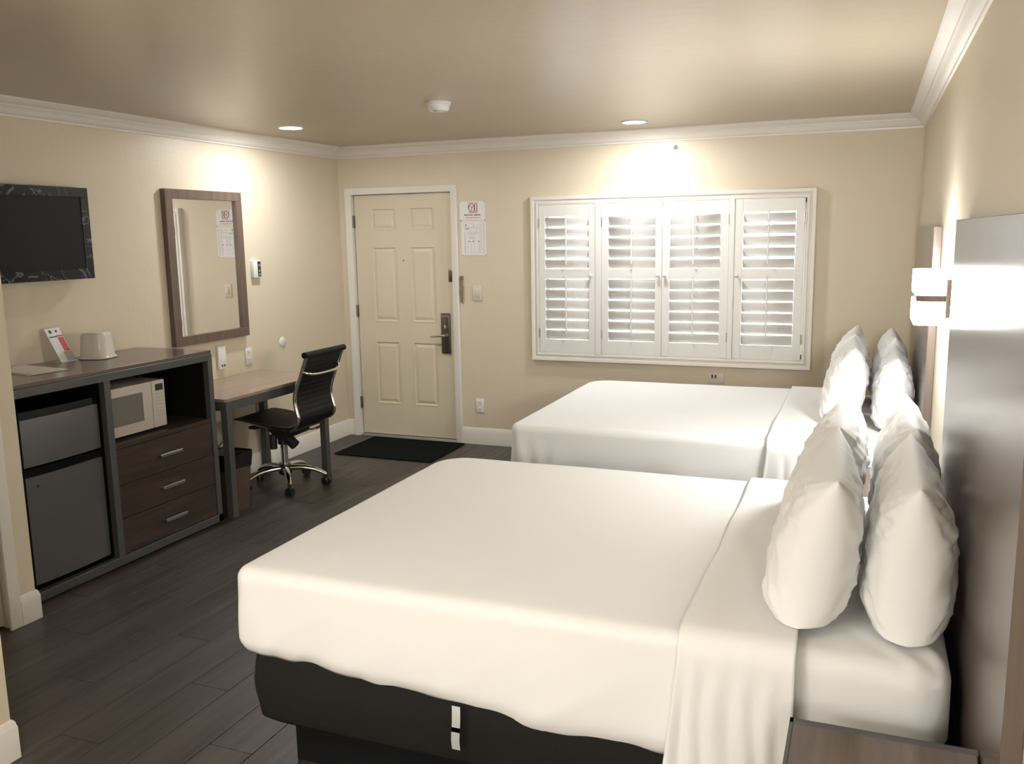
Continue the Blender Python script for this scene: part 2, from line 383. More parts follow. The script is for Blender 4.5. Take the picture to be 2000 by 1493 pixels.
def louver_mesh(w, width, ang):
    """elliptical louver; top edge toward the room"""
    bm = NB(); n = 14
    A, B = [], []
    for k in range(n):
        t = 2*PI*k/n; a = math.cos(t)*width/2; b = math.sin(t)*.0052
        y = -(a*math.cos(ang)) + b*math.sin(ang); z = a*math.sin(ang)+b*math.cos(ang)
        A.append(bm.verts.new((-w/2, y, z))); B.append(bm.verts.new((w/2, y, z)))
    for k in range(n): bm.faces.new((A[k], A[(k+1) % n], B[(k+1) % n], B[k]))
    bm.faces.new(A[::-1]); bm.faces.new(B)
    bmesh.ops.recalc_face_normals(bm, faces=bm.faces)
    me = bpy.data.meshes.new('louver'); bm.to_mesh(me); bm.free(); me.materials.append(SHUT)
    for p in me.polygons: p.use_smooth = True
    return me
for si, (a, b, oa, ob, rodx, side, lab) in enumerate(SH):
    t = thing('window_shutter', lab, 'shutter', (a, Y0, PZ0), 'window shutters')
    bm = NB(); ztop, zm1, zm0, zbot = 1.838, 1.440, 1.366, .894
    box(bm, a, oa, Y0, Y1, PZ0, PZ1, .0015); box(bm, ob, b, Y0, Y1, PZ0, PZ1, .0015)
    for z0, z1 in ((PZ0, zbot), (zm0, zm1), (ztop, PZ1)): box(bm, oa, ob, Y0+.002, Y1-.002, z0, z1)
    obj('shutter_frame', bm, SHUT, t)
    up = ((62, .014), (67, .009), (67, .010), (60, .016))[si]
    for z0, z1, n, (dg, gp) in ((zm1, ztop, 5, up), (zbot, zm0, 6, (74, .007))):
        pitch_ = (z1-z0)/n
        ba = math.radians(dg); me = louver_mesh(ob-oa-.004, (pitch_-gp)/math.sin(ba), ba)
        for k in range(n):
            o = bpy.data.objects.new('louver', me); C.objects.link(o); o.parent = t; o.matrix_parent_inverse = parent_inv(t)
            o.location = ((oa+ob)/2, -.014, z0+pitch_*(k+.5)-.002); o.rotation_euler = (random.uniform(-.05, .05), 0, 0)
    ry = -.058
    bm = NB(); box(bm, rodx-.006, rodx+.006, ry, ry+.010, 1.475, 1.850, .002); obj('tilt_rod', bm, SHUT, t)
    bm = NB(); box(bm, rodx-.006, rodx+.006, ry, ry+.010, .945, 1.392, .002); obj('tilt_rod', bm, SHUT, t)
    kx = (b-.022) if side == 'R' else (a+.022)
    if si == 0: kx = b-.028
    bm = NB(); lathe(bm, [(0, 0), (.007, 0), (.006, .010), (.013, .018), (.015, .026), (.011, .034), (0, .037)], 0, 0, 16, Matrix.Translation((kx, Y0, 1.392)) @ Matrix.Rotation(PI/2, 4, 'X'))
    obj('knob', bm, WPLAS, t, smooth=True, angle=60)
    hx = a-.001 if si in (0, 1) else b+.001
    for z in (1.79, .945):
        bm = NB(); tube(bm, [(hx, Y0-.004, z-.035), (hx, Y0-.004, z+.035)], .0035, 8); box(bm, hx-.007, hx+.007, Y0-.002, Y0, z-.034, z+.034); obj('hinge', bm, NICKEL, t)
# pale ground outside
bm = NB(); box(bm, -12, 16, .13, 25, -.2, -.1); struct(obj('ground_outside', bm, CONC))

# ------------------------------------------------------------------ bathroom door (edge just in frame)
bm = NB(); box(bm, PX, PX+.016, -3.932, -3.874, 0, 2.12, .003, 2); box(bm, PX, PX+.016, BY, -3.90, 2.06, 2.12, .003)
box(bm, PX-.10, PX, -3.912, -3.90, 0, 2.06); box(bm, PX-.10, PX, BY, -3.90, 2.05, 2.06)
struct(obj('trim_10', bm, TRIM))
bm = NB(); box(bm, PX-.085, PX-.05, BY+.005, -3.914, .012, 2.048, .002); d3 = struct(obj('door_3', bm, TRIM))

# ------------------------------------------------------------------ ceiling fittings
def downlight(x, y, lab):
    t = thing('recessed_downlight', lab, 'ceiling light', (x, y, H), 'recessed ceiling downlights')
    bm = NB(); lathe(bm, [(.072, H-.002), (.0745, H-.007), (.088, H-.006), (.092, H-.0005), (.092, H), (.072, H)], x, y, 40); obj('trim_ring', bm, WPLAS, t, smooth=True)
    bm = NB(); lathe(bm, [(0, H-.0055), (.070, H-.0055), (.0715, H-.003)], x, y, 40); obj('lens', bm, LENSM, t)
downlight(.522, -1.372, 'lit recessed ceiling downlight above the desk, left of the smoke detector')
downlight(2.665, -.520, 'lit recessed ceiling downlight in front of the shuttered window')
downlight(2.90, -6.10, 'added lit recessed ceiling downlight out of frame, brightening the near bed')  # unseen extra downlight, added to brighten the near bed
t = thing('smoke_detector', 'white round smoke detector on the ceiling between the two downlights', 'smoke detector', (1.900, -1.925, H))
bm = NB(); lathe(bm, [(0, H), (.070, H), (.070, H-.012), (.064, H-.016), (0, H-.016)], 1.900, -1.925, 36); obj('base_plate', bm, WPLAS, t, smooth=True)
bm = NB(); lathe(bm, [(.060, H-.016), (.062, H-.020), (.060, H-.040), (.052, H-.048), (0, H-.050)], 1.900, -1.925, 36); hs = obj('cover', bm, WPLAS, t, smooth=True)
bm = NB(); box(bm, 1.888, 1.912, -1.975, -1.955, H-.0515, H-.048, .001); obj('test_button', bm, GINK, t)
bm = NB(); lathe(bm, [(0, 0), (.022, 0), (.022, .006), (.010, .012), (.009, .034), (.014, .040), (.014, .046), (0, .046)], 0, 0, 20, Matrix.Translation((2.828, 0, 2.318)) @ Matrix.Rotation(PI/2, 4, 'X'))
tag(obj('sprinkler_head', bm, WPLAS, smooth=True), 'tiny white sidewall sprinkler on the back wall above the window', 'sprinkler')

# ------------------------------------------------------------------ left wall things
# wall mirror
mx, my0, my1, mz0, mz1 = .040, -2.064, -1.324, 1.022, 2.030
t = thing('wall_mirror', 'tall rectangular wall mirror in a dark brown wooden frame above the desk', 'mirror', (0, (my0+my1)/2, mz0))
fw = .064
for nm, a in (('frame_rail', (my0, my1, mz1-fw*.95, mz1)), ('frame_rail', (my0, my1, mz0, mz0+fw*.95)), ('frame_stile', (my0, my0+fw, mz0+fw*.95, mz1-fw*.95)), ('frame_stile', (my1-fw, my1, mz0+fw*.95, mz1-fw*.95))):
    bm = NB(); box(bm, 0.0, mx, a[0], a[1], a[2], a[3], .0015); obj(nm, bm, FRAMEW, t)
bm = NB(); box(bm, .003, .022, my0+fw, my1-fw, mz0+fw*.95, mz1-fw*.95); obj('mirror_glass', bm, MIRR, t)
# television
t = thing('television', 'black flat television with glossy bezel mounted on the left wall', 'television', (.03, -3.10, 1.5))
ty0, ty1, tz0, tz1 = -3.560, -2.710, 1.502, 2.003
bm = NB(); box(bm, .035, .080, ty0, ty1, tz0, tz1, .004, 2); box(bm, .0, .036, -3.25, -2.95, 1.62, 1.90); obj('casing', bm, GBLACK, t)
bm = NB()
for a in ((ty0, ty1, tz1-.052, tz1), (ty0, ty1, tz0, tz0+.056), (ty0, ty0+.05, tz0+.056, tz1-.052), (ty1-.050, ty1, tz0+.056, tz1-.052)): box(bm, .078, .086, a[0], a[1], a[2], a[3], .001)
obj('bezel', bm, BEZEL, t)
bm = NB(); box(bm, .078, .0815, ty0+.05, ty1-.05, tz0+.056, tz1-.052); obj('screen', bm, SCREEN, t)
bm = NB(); box(bm, .086, .088, -3.145, -3.085, tz0+.022, tz0+.032); obj('badge', bm, GREYM, t)
# thermostat
t = thing('thermostat', 'small white thermostat with dark display right of the wall mirror', 'thermostat', (0, -1.2, 1.43))
bm = NB(); box(bm, 0, .030, -1.222, -1.131, 1.427, 1.550, .005, 2); obj('housing', bm, WPLAS, t, smooth=True)
bm = NB(); box(bm, .029, .0315, -1.176, -1.139, 1.436, 1.545, .001); dsp = obj('display', bm, LCD, t)
for z in (1.449, 1.475, 1.515):
    bm = NB(); box(bm, .0313, .0322, -1.168, -1.147, z-.006, z+.010); obj('segment', bm, LCDL, dsp)
# wall plates
def plate(name, lab, cat, ax, c, z, w, h, m, face='x', d=.008):
    t = thing(name, lab, cat, (0, c, z-h/2) if face == 'x' else (c, 0, z-h/2))
    bm = NB()
    if face == 'x': box(bm, 0, d, c-w/2, c+w/2, z-h/2, z+h/2, .003, 2)
    else: box(bm, c-w/2, c+w/2, -d, 0, z-h/2, z+h/2, .003, 2)
    obj('cover_plate', bm, m, t, smooth=True); return t
def fb(face, c, z, w, h, d0, d1):
    bm = NB()
    if face == 'x': box(bm, d0, d1, c-w/2, c+w/2, z-h/2, z+h/2)
    else: box(bm, c-w/2, c+w/2, -d1, -d0, z-h/2, z+h/2)
    return bm
t = plate('wall_outlet', 'white double power outlet on the left wall above the desk', 'outlet', 0, -1.310, .865, .072, .122, WPLAS)
for z in (.893, .837):
    o = obj('receptacle', fb('x', -1.310, z, .034, .030, .008, .011), WPLAS, t)
    for dy in (-.007, .007): obj('slot', fb('x', -1.310+dy, z, .003, .011, .0108, .0115), INK, o)
t = plate('wall_jack_box', 'tall white wall box with two tiny black marks, beside the tall dresser', 'wall box', 0, -1.612, .896, .078, .166, WPLAS, d=.020)
for dy in (-.013, .013): obj('black_mark', fb('x', -1.605+dy, .838, .014, .015, .020, .0207), INK, t)
bm = NB(); lathe(bm, [(0, .010), (.030, .010), (.036, .006), (.037, 0)], 0, 0, 32, Matrix.Translation((0, -.897, .921)) @ Matrix.Rotation(PI/2, 4, 'Y'))
tag(obj('round_wall_cap', bm, WPLAS, smooth=True), 'round white blank cover on the left wall above the office chair', 'wall cover')

# ------------------------------------------------------------------ back wall things
t = thing('light_switch', 'cream rocker light switch on the back wall right of the door', 'switch', (1.257, 0, 1.19))
bm = NB(); box(bm, 1.219, 1.296, -.008, 0, 1.187, 1.307, .003, 2); obj('cover_plate', bm, CPLAS, t, smooth=True)
bm = NB(); box(bm, 1.242, 1.273, -.013, -.007, 1.214, 1.281, .003, 2); obj('rocker', bm, CPLAS, t, smooth=True)
t = plate('wall_outlet', 'white double power outlet low on the back wall beside the door', 'outlet', 0, 1.258, .326, .072, .118, WPLAS, 'y')
for z in (.352, .300):
    o = obj('receptacle', fb('y', 1.258, z, .034, .030, .008, .011), WPLAS, t)
    for dx in (-.007, .007): obj('slot', fb('y', 1.258+dx, z, .003, .011, .0108, .0115), INK, o)
t = plate('wall_outlet', 'beige power outlet under the window, just above the far bed', 'outlet', 0, 3.160, .640, .115, .075, CPLAS, 'y')
for dx in (-.024, .0): obj('slot', fb('y', 3.160+dx, .652, .012, .026, .008, .0086), INK, t)
# security chain hanging beside the casing
t = thing('door_chain', 'tarnished brass security chain hanging beside the door casing', 'door chain', (1.12, 0, 1.17))
bm = NB(); box(bm, 1.108, 1.134, -.012, 0, 1.350, 1.385, .003); obj('anchor_plate', bm, BRASS, t)
random.seed(3)
me = None
for strand, x0 in enumerate((1.114, 1.128)):
    for k in range(13):
        if me is None:
            bm = NB()
            P_ = [(.0055*math.cos(a)*1.0, 0, .0105*math.sin(a)) for a in [2*PI*i/10 for i in range(11)]]
            tube(bm, P_, .0019, 6, cap=False); o = obj('chain_link', bm, BRASS, t, smooth=True, angle=80); me = o.data
        else:
            o = bpy.data.objects.new('chain_link', me); C.objects.link(o); o.parent = t; o.matrix_parent_inverse = parent_inv(t)
        o.location = (x0+random.uniform(-.003, .003), -.010-.004*strand, 1.352-k*.0145-strand*.004); o.rotation_euler = (0, random.uniform(-.25, .25), (k % 2)*PI/2+random.uniform(-.3, .3))
# notices
def notice(name, lab, x0, x1, z0, z1, tilt):
    t = thing(name, lab, 'notice', (x0, 0, z0))
    bm = NB(); box(bm, x0, x1, -.0035, -.0005, z0, z1); obj('sheet', bm, PAPER, t)
    for (x, z) in ((x0+.004, z1-.004), (x1-.004, z1-.004), (x0+.004, z0+.004), (x1-.004, z0+.004)):
        bm = NB(); tube(bm, [(x, -.0035, z), (x, -.006, z)], .0035, 8); obj('pin', bm, BRASS, t)
    return t
t = notice('paper_notice', 'small white notice with a dark red round symbol, upper of two by the door', 1.117, 1.338, 1.826, 1.972, 0)
def ycircle(bm, cx, cz, rx, rz, th=.003, n=24, y=-.0042):
    tube(bm, [(cx+rx*math.cos(2*PI*i/n), y, cz+rz*math.sin(2*PI*i/n)) for i in range(n+1)], th/2, 5, cap=False)
bm = NB(); sxc, szc = 1.232, 1.922
for a in ((sxc-.040, sxc+.040, szc+.038, szc+.041), (sxc-.036, sxc+.036, szc-.041, szc-.038), (sxc+.036, sxc+.039, szc-.038, szc+.038), (sxc-.040, sxc-.037, szc-.006, szc+.038)): box(bm, a[0], a[1], -.0045, -.0034, a[2], a[3])
ycircle(bm, sxc-.008, szc, .027, .032, .005); ycircle(bm, sxc+.024, szc, .012, .031, .004); tube(bm, [(sxc-.028, -.0045, szc+.022), (sxc-.006, -.0045, szc+.002), (sxc+.014, -.0045, szc+.024)], .0022, 5); tube(bm, [(sxc-.006, -.0045, szc+.002), (sxc-.016, -.0045, szc-.024)], .0022, 5)
obj('symbol', bm, DRINK, t)
def textrow(bm, x0, x1, z, h, wmin=.004, wmax=.011):
    x = x0
    while x < x1:
        w = random.uniform(wmin, wmax); box(bm, x, min(x+w, x1), -.0045, -.0034, z-h/2*random.uniform(.6, 1), z+h/2*random.uniform(.6, 1)); x += w+random.uniform(.002, .005)
bm = NB(); textrow(bm, 1.158, 1.232, 1.866, .012); textrow(bm, 1.243, 1.300, 1.866, .012); textrow(bm, 1.166, 1.298, 1.845, .007, .002, .006); obj('lettering', bm, DRINK, t)
t = notice('paper_notice', 'white printed floor plan sheet pinned below the smaller notice by the door', 1.125, 1.342, 1.548, 1.820, 0)
bm = NB()
def fr(x0, x1, z0, z1, w=.0012):
    for a in ((x0, x1, z1-w, z1), (x0, x1, z0, z0+w), (x0, x0+w, z0, z1), (x1-w, x1, z0, z1)): box(bm, a[0], a[1], -.0042, -.0034, a[2], a[3])
fr(1.150, 1.235, 1.768, 1.806); fr(1.235, 1.275, 1.766, 1.790); fr(1.160, 1.290, 1.750, 1.766); fr(1.288, 1.325, 1.565, 1.806); fr(1.300, 1.325, 1.600, 1.790)
for k in range(14): box(bm, 1.300, 1.325, -.0042, -.0034, 1.572+k*.0165, 1.5732+k*.0165)
fr(1.155, 1.163, 1.570, 1.735)
for k in range(16): box(bm, 1.156, 1.162, -.0042, -.0034, 1.574+k*.010, 1.5755+k*.010)
for z, x0, x1 in ((1.733, 1.180, 1.275), (1.722, 1.180, 1.285), (1.712, 1.185, 1.250), (1.700, 1.195, 1.245), (1.690, 1.192, 1.250), (1.680, 1.195, 1.245)): textrow(bm, x0, x1, z, .004, .003, .008)
fr(1.180, 1.282, 1.572, 1.660, .001); fr(1.210, 1.240, 1.572, 1.660, .001)
obj('drawing', bm, GINK, t)
bm = NB()
for x in (1.196, 1.232, 1.278): box(bm, x-.006, x+.006, -.0046, -.0034, 1.656, 1.662)
box(bm, 1.165, 1.200, -.0046, -.0034, 1.756, 1.760); box(bm, 1.166, 1.172, -.0046, -.0034, 1.778, 1.796)
obj('lettering', bm, INK, t)

# door mat
bm = NB(); grid(bm, 24, 18, lambda u, v: (.270+u*.870, -.040-v*.650+.002*math.sin(u*9), .0075+.0015*noise.noise(Vector((u*6, v*5, 1)))))
bmesh.ops.solidify(bm, geom=bm.faces[:], thickness=.007)
tag(obj('door_mat', bm, MATM), 'flat black rectangular entrance mat on the floor in front of the door', 'door mat')

# ------------------------------------------------------------------ dresser unit with fridge and microwave
dX, dY0, dY1, dZ = .575, -3.765, -2.364, 1.0616
t = thing('dresser_cabinet', 'tall dark wood cabinet in a grey metal frame holding fridge, microwave and drawers', 'cabinet', (.29, -3.06, 0))
bm = NB(); box(bm, .012, dX-.004, dY0, dY1, dZ-.020, dZ, .0025); obj('cabinet_top', bm, TOPW, t)
bm = NB()
box(bm, dX-.04, dX, dY0, dY1, dZ-.062, dZ-.020, .002)           # upper rail
box(bm, dX-.04, dX, dY0, dY1, .012, .058, .002)                # bottom rail
box(bm, dX-.04, dX, dY1-.038, dY1, .012, dZ-.06, .002)          # right post
box(bm, dX-.04, dX, dY0, dY0+.038, .012, dZ-.06, .002)
box(bm, dX-.04, dX, -3.176, -3.136, .056, dZ-.06, .002)         # centre post
box(bm, .012, .05, dY1-.038, dY1, .012, dZ-.02, .002); box(bm, .05, dX-.04, dY1-.038, dY1, dZ-.062, dZ-.020, .002); box(bm, .05, dX-.04, dY1-.038, dY1, .012, .05, .002)
obj('metal_frame', bm, GREYM, t)
bm = NB()
box(bm, .03, dX-.03, dY1-.030, dY1-.008, .05, dZ-.02); box(bm, .03, dX-.03, dY0+.008, dY0+.030, .05, dZ-.02); box(bm, .03, dX-.035, -3.168, -3.144, .05, dZ-.02)
box(bm, .015, .03, dY0, dY1-.006, .05, dZ-.02); box(bm, .03, dX-.03, dY0+.03, dY1-.03, .035, .052)
obj('carcass', bm, BLACK, t)
bm = NB(); box(bm, .03, dX-.006, -3.136, dY1-.038, .632, .656, .001); obj('microwave_shelf', bm, DWOOD, t)
for k, (z0, z1, hz) in enumerate(((.437, .629, .531), (.255, .433, .348), (.062, .251, .160))):
    bm = NB(); box(bm, dX-.030, dX-.008, -3.134, dY1-.040, z0, z1, .0015); d = obj('drawer', bm, DWOOD, t)
    bm = NB(); tube(bm, [(dX-.010, -2.835, hz), (dX+.012, -2.835, hz)], .005, 8); tube(bm, [(dX-.010, -2.690, hz), (dX+.012, -2.690, hz)], .005, 8)
    box(bm, dX+.008, dX+.022, -2.845, -2.680, hz-.010, hz+.010, .003, 2); obj('handle', bm, NICKEL, d, smooth=True)
for y in (dY0+.03, dY1-.03):
    bm = NB(); box(bm, .06, .54, y-.015, y+.015, 0, .012); obj('foot', bm, BLACK, t)
# fridge
t = thing('mini_fridge', 'two-door silver and black mini fridge in the left bay of the cabinet', 'refrigerator', (.29, -3.40, .05))
bm = NB(); box(bm, .06, .500, -3.660, -3.190, .054, .925, .006); obj('body', bm, GBLACK, t)
def curved_door(name, z0, z1, m):
    bm = NB(); n = 16
    pts = [(.505, -3.652), (.505, -3.198)] + [(.538+.010*math.sin(PI*i/n), -3.198-(3.652-3.198)*i/n) for i in range(n+1)]
    prism(bm, pts, z0, z1, 'z'); return obj(name, bm, m, t, smooth=True, angle=35)
dd = curved_door('freezer_door', .660, .888, STEEL)
bm = NB(); n = 16
prism(bm, [(.500, -3.652), (.500, -3.198)] + [(.532+.012*math.sin(PI*i/n), -3.198-(3.652-3.198)*i/n) for i in range(n+1)], .888, .925, 'z'); obj('door_handle', bm, GBLACK, dd, smooth=True)
dd = curved_door('fridge_door', .083, .610, STEEL)
bm = NB(); n = 16
prism(bm, [(.500, -3.652), (.500, -3.198)] + [(.530+.010*math.sin(PI*i/n), -3.198-(3.652-3.198)*i/n) for i in range(n+1)], .610, .648, 'z'); obj('door_handle', bm, GBLACK, dd, smooth=True)
bm = NB(); tube(bm, [(.543, -3.596, .562), (.548, -3.596, .562)], .008, 12); obj('emblem', bm, CHROME, dd, smooth=True)
# microwave
t = thing('microwave', 'off-white countertop microwave on the cabinet shelf above the drawers', 'microwave', (.30, -2.88, .66))
my0, my1, mz0, mz1 = -3.125, -2.683, .668, .936
bm = NB(); box(bm, .14, .470, my0, my1, mz0, mz1, .006, 2); obj('shell', bm, MWHITE, t, smooth=True)
for y in (-3.08, -2.73):
    for x in (.18, .43):
        bm = NB(); tube(bm, [(x, y, .6565), (x, y, .670)], .012, 10); obj('foot', bm, RUBBER, t)
bm = NB(); box(bm, .468, .500, my0, -2.782, mz0+.004, mz1, .005, 2); dr = obj('microwave_door', bm, MWHITE, t, smooth=True)
bm = NB(); box(bm, .496, .5015, -3.090, -2.850, .728, .888, .002); obj('door_window', bm, MWIN, dr)
bm = NB(); box(bm, .468, .500, -2.779, my1, mz0+.004, mz1, .005, 2); cp = obj('control_panel', bm, MWHITE, t, smooth=True)
bm = NB(); box(bm, .499, .5015, -2.755, -2.697, .878, .915, .001); obj('display', bm, LCD, cp)
bm = NB()
for r in range(7):
    for c in range(3): box(bm, .4995, .5008, -2.750+c*.018, -2.738+c*.018, .855-r*.020, .862-r*.020)
obj('keypad', bm, GINK, cp)
bm = NB(); box(bm, .499, .503, -2.755, -2.697, .686, .705, .002); obj('open_button', bm, MWHITE, cp)

# things on the cabinet
t = thing('ice_bucket', 'glossy ivory plastic ice bucket standing upside down on the cabinet', 'ice bucket', (.175, -2.825, dZ))
def sq_lathe(bm, prof, cx, cy, n=48, p=3.2, rot=0.35):
    rings = []
    for r, z in prof:
        rg = []
        for k in range(n):
            a = 2*PI*k/n; q = (abs(math.cos(a))**p+abs(math.sin(a))**p)**(-1/p)*r
            rg.append(bm.verts.new((cx+q*math.cos(a+rot), cy+q*math.sin(a+rot), z)))
        rings.append(rg)
    for i in range(len(rings)-1):
        for k in range(n): bm.faces.new((rings[i][k], rings[i][(k+1) % n], rings[i+1][(k+1) % n], rings[i+1][k]))
    bm.faces.new(rings[-1])
bm = NB(); sq_lathe(bm, [(.085, dZ+.001), (.090, dZ+.004), (.089, dZ+.010), (.083, dZ+.014), (.081, dZ+.018), (.073, dZ+.120), (.071, dZ+.136), (.064, dZ+.145), (.050, dZ+.148), (.02, dZ+.149)], .175, -2.825)
obj('bucket_body', bm, ICEM, t, smooth=True, angle=50)
t = thing('leaflet', 'white information leaflet with two grey discs and a red picture leaning by the wall', 'leaflet', (.1, -2.97, dZ))
def lean(y, s, d=0): # point on the leaning sheet: y along, s up the sheet
    return (.118-s*.42+d, y-.10*s, dZ+.001+s*.90)
def leanquad(y0, y1, s0, s1, d, m, name, par):
    bm = NB(); v = [bm.verts.new(lean(y, s, dd)) for dd in (d-.0012, d) for (y, s) in ((y0, s0), (y1, s0), (y1, s1), (y0, s1))]
    for f in ((0, 1, 2, 3), (4, 5, 6, 7), (0, 1, 5, 4), (1, 2, 6, 5), (2, 3, 7, 6), (3, 0, 4, 7)): bm.faces.new([v[i] for i in f])
    return obj(name, bm, m, par)
L0, L1 = -3.022, -2.925
leanquad(L0, L1, 0, .200, .0014, PAPER, 'sheet', t)
leanquad(L0+.006, L0+.054, .146, .152, .0024, INK, 'black_bar', t)
leanquad(L0+.054, L1, .148, .157, .0024, RINK, 'red_bar', t)
leanquad(L0+.056, L1-.004, .062, .144, .0024, RINK, 'red_picture', t)
leanquad(L0+.045, L1, .002, .058, .0024, GINK, 'grey_picture', t)
for yy, ss, rr in ((L0+.028, .180, .0095), (L0+.066, .181, .0065)):
    bm = NB(); vv = [bm.verts.new(lean(yy+rr*math.cos(a), ss+rr*math.sin(a)*1.1, .0026)) for a in [2*PI*i/16 for i in range(16)]]; bm.faces.new(vv); obj('round_seal', bm, INK, t)
bm = NB(); box(bm, .060, .126, L0-.002, L1+.002, dZ, dZ+.003); obj('foot', bm, WPLAS, t)
t = thing('paper_folder', 'flat cream paper pad lying on the left end of the cabinet', 'paper pad', (.2, -3.31, dZ))
for k, (dx, r, z) in enumerate(((0, -.14, 0), (.008, -.10, .0035))):
    bm = NB(); box(bm, -.175, .175, -.10, .10, 0, .003, .001); o = obj('paper_sheet', bm, CREAMP, t)
    o.location = (.205+dx, -3.315+dx, dZ+z); o.rotation_euler = (0, 0, r)

# ------------------------------------------------------------------ desk
kX, kY0, kY1, kZ = .595, -2.290, -1.203, .750
t = thing('writing_desk', 'writing desk with brown laminate top and grey metal legs under the mirror', 'desk', (.3, -1.75, 0))
bm = NB(); prism(bm, [(.006, kY0), (kX-.012, kY0), (kX, kY0+.012), (kX, kY1-.012), (kX-.012, kY1), (.006, kY1)], kZ-.018, kZ, 'z'); obj('desk_top', bm, DESKW, t)
bm = NB(); s = .048
box(bm, kX-.028, kX-.004, kY0+s, kY1-s, kZ-.075, kZ-.018, .001); box(bm, .03, .05, kY0+s, kY1-s, kZ-.075, kZ-.018); 
box(bm, .03, kX-.02, kY0+.004, kY0+.026, kZ-.075, kZ-.018, .001); box(bm, .03, kX-.02, kY1-.026, kY1-.004, kZ-.075, kZ-.018, .001)
obj('apron', bm, GREYM, t)
for x in (.020, kX-.002-s):
    for y in (kY0+.002, kY1-.002-s):
        bm = NB(); box(bm, x, x+s, y, y+s, 0, kZ-.018, .002); obj('leg', bm, GREYM, t)
# wastebasket
t = thing('wastebasket', 'brown rectangular wastebasket with black liner under the left end of the desk', 'wastebasket', (.43, -2.12, 0))
def rrect(cx, cy, hx, hy, r, z, n=6):
    out = []
    for q, (sx, sy_) in enumerate(((1, 1), (-1, 1), (-1, -1), (1, -1))):
        for i in range(n+1):
            a = PI/2*q+PI/2*i/n; out.append((cx+sx*(hx-r)+r*math.cos(a), cy+sy_*(hy-r)+r*math.sin(a), z))
    return out
def loft(bm, rings, cap0=False, cap1=False):
    R = [[bm.verts.new(p) for p in rg] for rg in rings]; n = len(R[0])
    for i in range(len(R)-1):
        for k in range(n): bm.faces.new((R[i][k], R[i][(k+1) % n], R[i+1][(k+1) % n], R[i+1][k]))
    if cap0: bm.faces.new(R[0][::-1])
    if cap1: bm.faces.new(R[-1])
bcx, bcy = .430, -2.118
bm = NB(); loft(bm, [rrect(bcx, bcy, .095, .078, .02, 0), rrect(bcx, bcy, .118, .104, .025, .360), rrect(bcx, bcy, .114, .100, .024, .360), rrect(bcx, bcy, .092, .075, .018, .006)], True, True); obj('bin_body', bm, BINM, t, smooth=True, angle=50)
rg = []
for i, (e, z) in enumerate(((-.004, .10), (-.002, .30), (.001, .372), (.005, .374), (.006, .345), (.004, .30), (.003, .272))):
    zz = []
    k_ = .095+(.118-.095)*z/.36
    for j, (x, y, z_) in enumerate(rrect(bcx, bcy, k_+e, k_-.014+e, .025, z)):
        w = noise.noise(Vector((x*30, y*30, z*20)))*.004 if 2 < i else 0
        zz.append((x+w*.5, y+w*.5, z_+(noise.noise(Vector((x*12, y*12, 3)))*.03 if i == 6 else w)))
    rg.append(zz)
bm = NB(); loft(bm, rg); obj('bin_liner', bm, BAGM, t, smooth=True, angle=60)
bm = NB(); tube(bm, [(.02, -1.62, .36), (.10, -1.72, .30), (.20, -1.86, .345), (.28, -1.95, .400), (.31, -2.02, .402), (.33, -2.08, .385)], .004, 8)
tag(obj('power_cord', bm, RUBBER, smooth=True), 'thin dark power cord drooping behind the desk to the wastebasket', 'cord')

# ------------------------------------------------------------------ office chair
ccx, ccy = .45, -1.555
t = thing('office_chair', 'black armless swivel office chair with chrome frame tucked at the desk', 'office chair', (ccx, ccy, 0))
prof = [(.800, .950), (.775, .890), (.745, .820), (.715, .750), (.695, .690), (.690, .630), (.702, .570), (.712, .530), (.700, .490), (.665, .462), (.60, .452), (.50, .456), (.40, .466), (.30, .478), (.22, .484), (.165, .478), (.135, .458)]
def catmull(P, n=6):
    out = []
    for i in range(len(P)-1):
        p0, p1, p2, p3 = [Vector(P[max(0, min(len(P)-1, j))]) for j in (i-1, i, i+1, i+2)]
        for k in range(n):
            s_ = k/n; out.append(.5*((2*p1)+(-p0+p2)*s_+(2*p0-5*p1+4*p2-p3)*s_**2+(-p0+3*p1-3*p2+p3)*s_**3))
    out.append(Vector(P[-1])); return out
cp_ = catmull([(x, 0, z) for x, z in prof])
hw = .205; cy0 = ccy+.03
def sling(name, pts, ribs):
    bm = NB(); nw = 7; L = 0; rows_ = []
    for i, p in enumerate(pts):
        if i: L += (p-pts[i-1]).length
        d = (pts[min(i+1, len(pts)-1)]-pts[max(i-1, 0)]).normalized(); nn = Vector((-d.z, 0, d.x))
        th = .008+.0014*abs(math.sin(L*PI/.034))
        rows_.append((p+nn*th, p-nn*th))
    Aa = [[bm.verts.new((a.x, cy0-hw+2*hw*j/nw, a.z)) for j in range(nw+1)] for a, b in rows_]
    Bb = [[bm.verts.new((b.x, cy0-hw+2*hw*j/nw, b.z)) for j in range(nw+1)] for a, b in rows_]
    m_ = len(pts)
    for i in range(m_-1):
        for j in range(nw): bm.faces.new((Aa[i][j], Aa[i][j+1], Aa[i+1][j+1], Aa[i+1][j])); bm.faces.new((Bb[i][j], Bb[i+1][j], Bb[i+1][j+1], Bb[i][j+1]))
        bm.faces.new((Aa[i][0], Aa[i+1][0], Bb[i+1][0], Bb[i][0])); bm.faces.new((Aa[i][nw], Bb[i][nw], Bb[i+1][nw], Aa[i+1][nw]))
    bm.faces.new([v for v in Aa[0]]+[v for v in Bb[0][::-1]]); bm.faces.new([v for v in Aa[-1]]+[v for v in Bb[-1][::-1]])
    return obj(name, bm, LEATH, t, smooth=True, angle=60)
dense = catmull([(x, 0, z) for x, z in prof], 14)
split = int(len(dense)*.53)
sling('backrest', dense[:split+1], True); sling('seat', dense[split:], True)
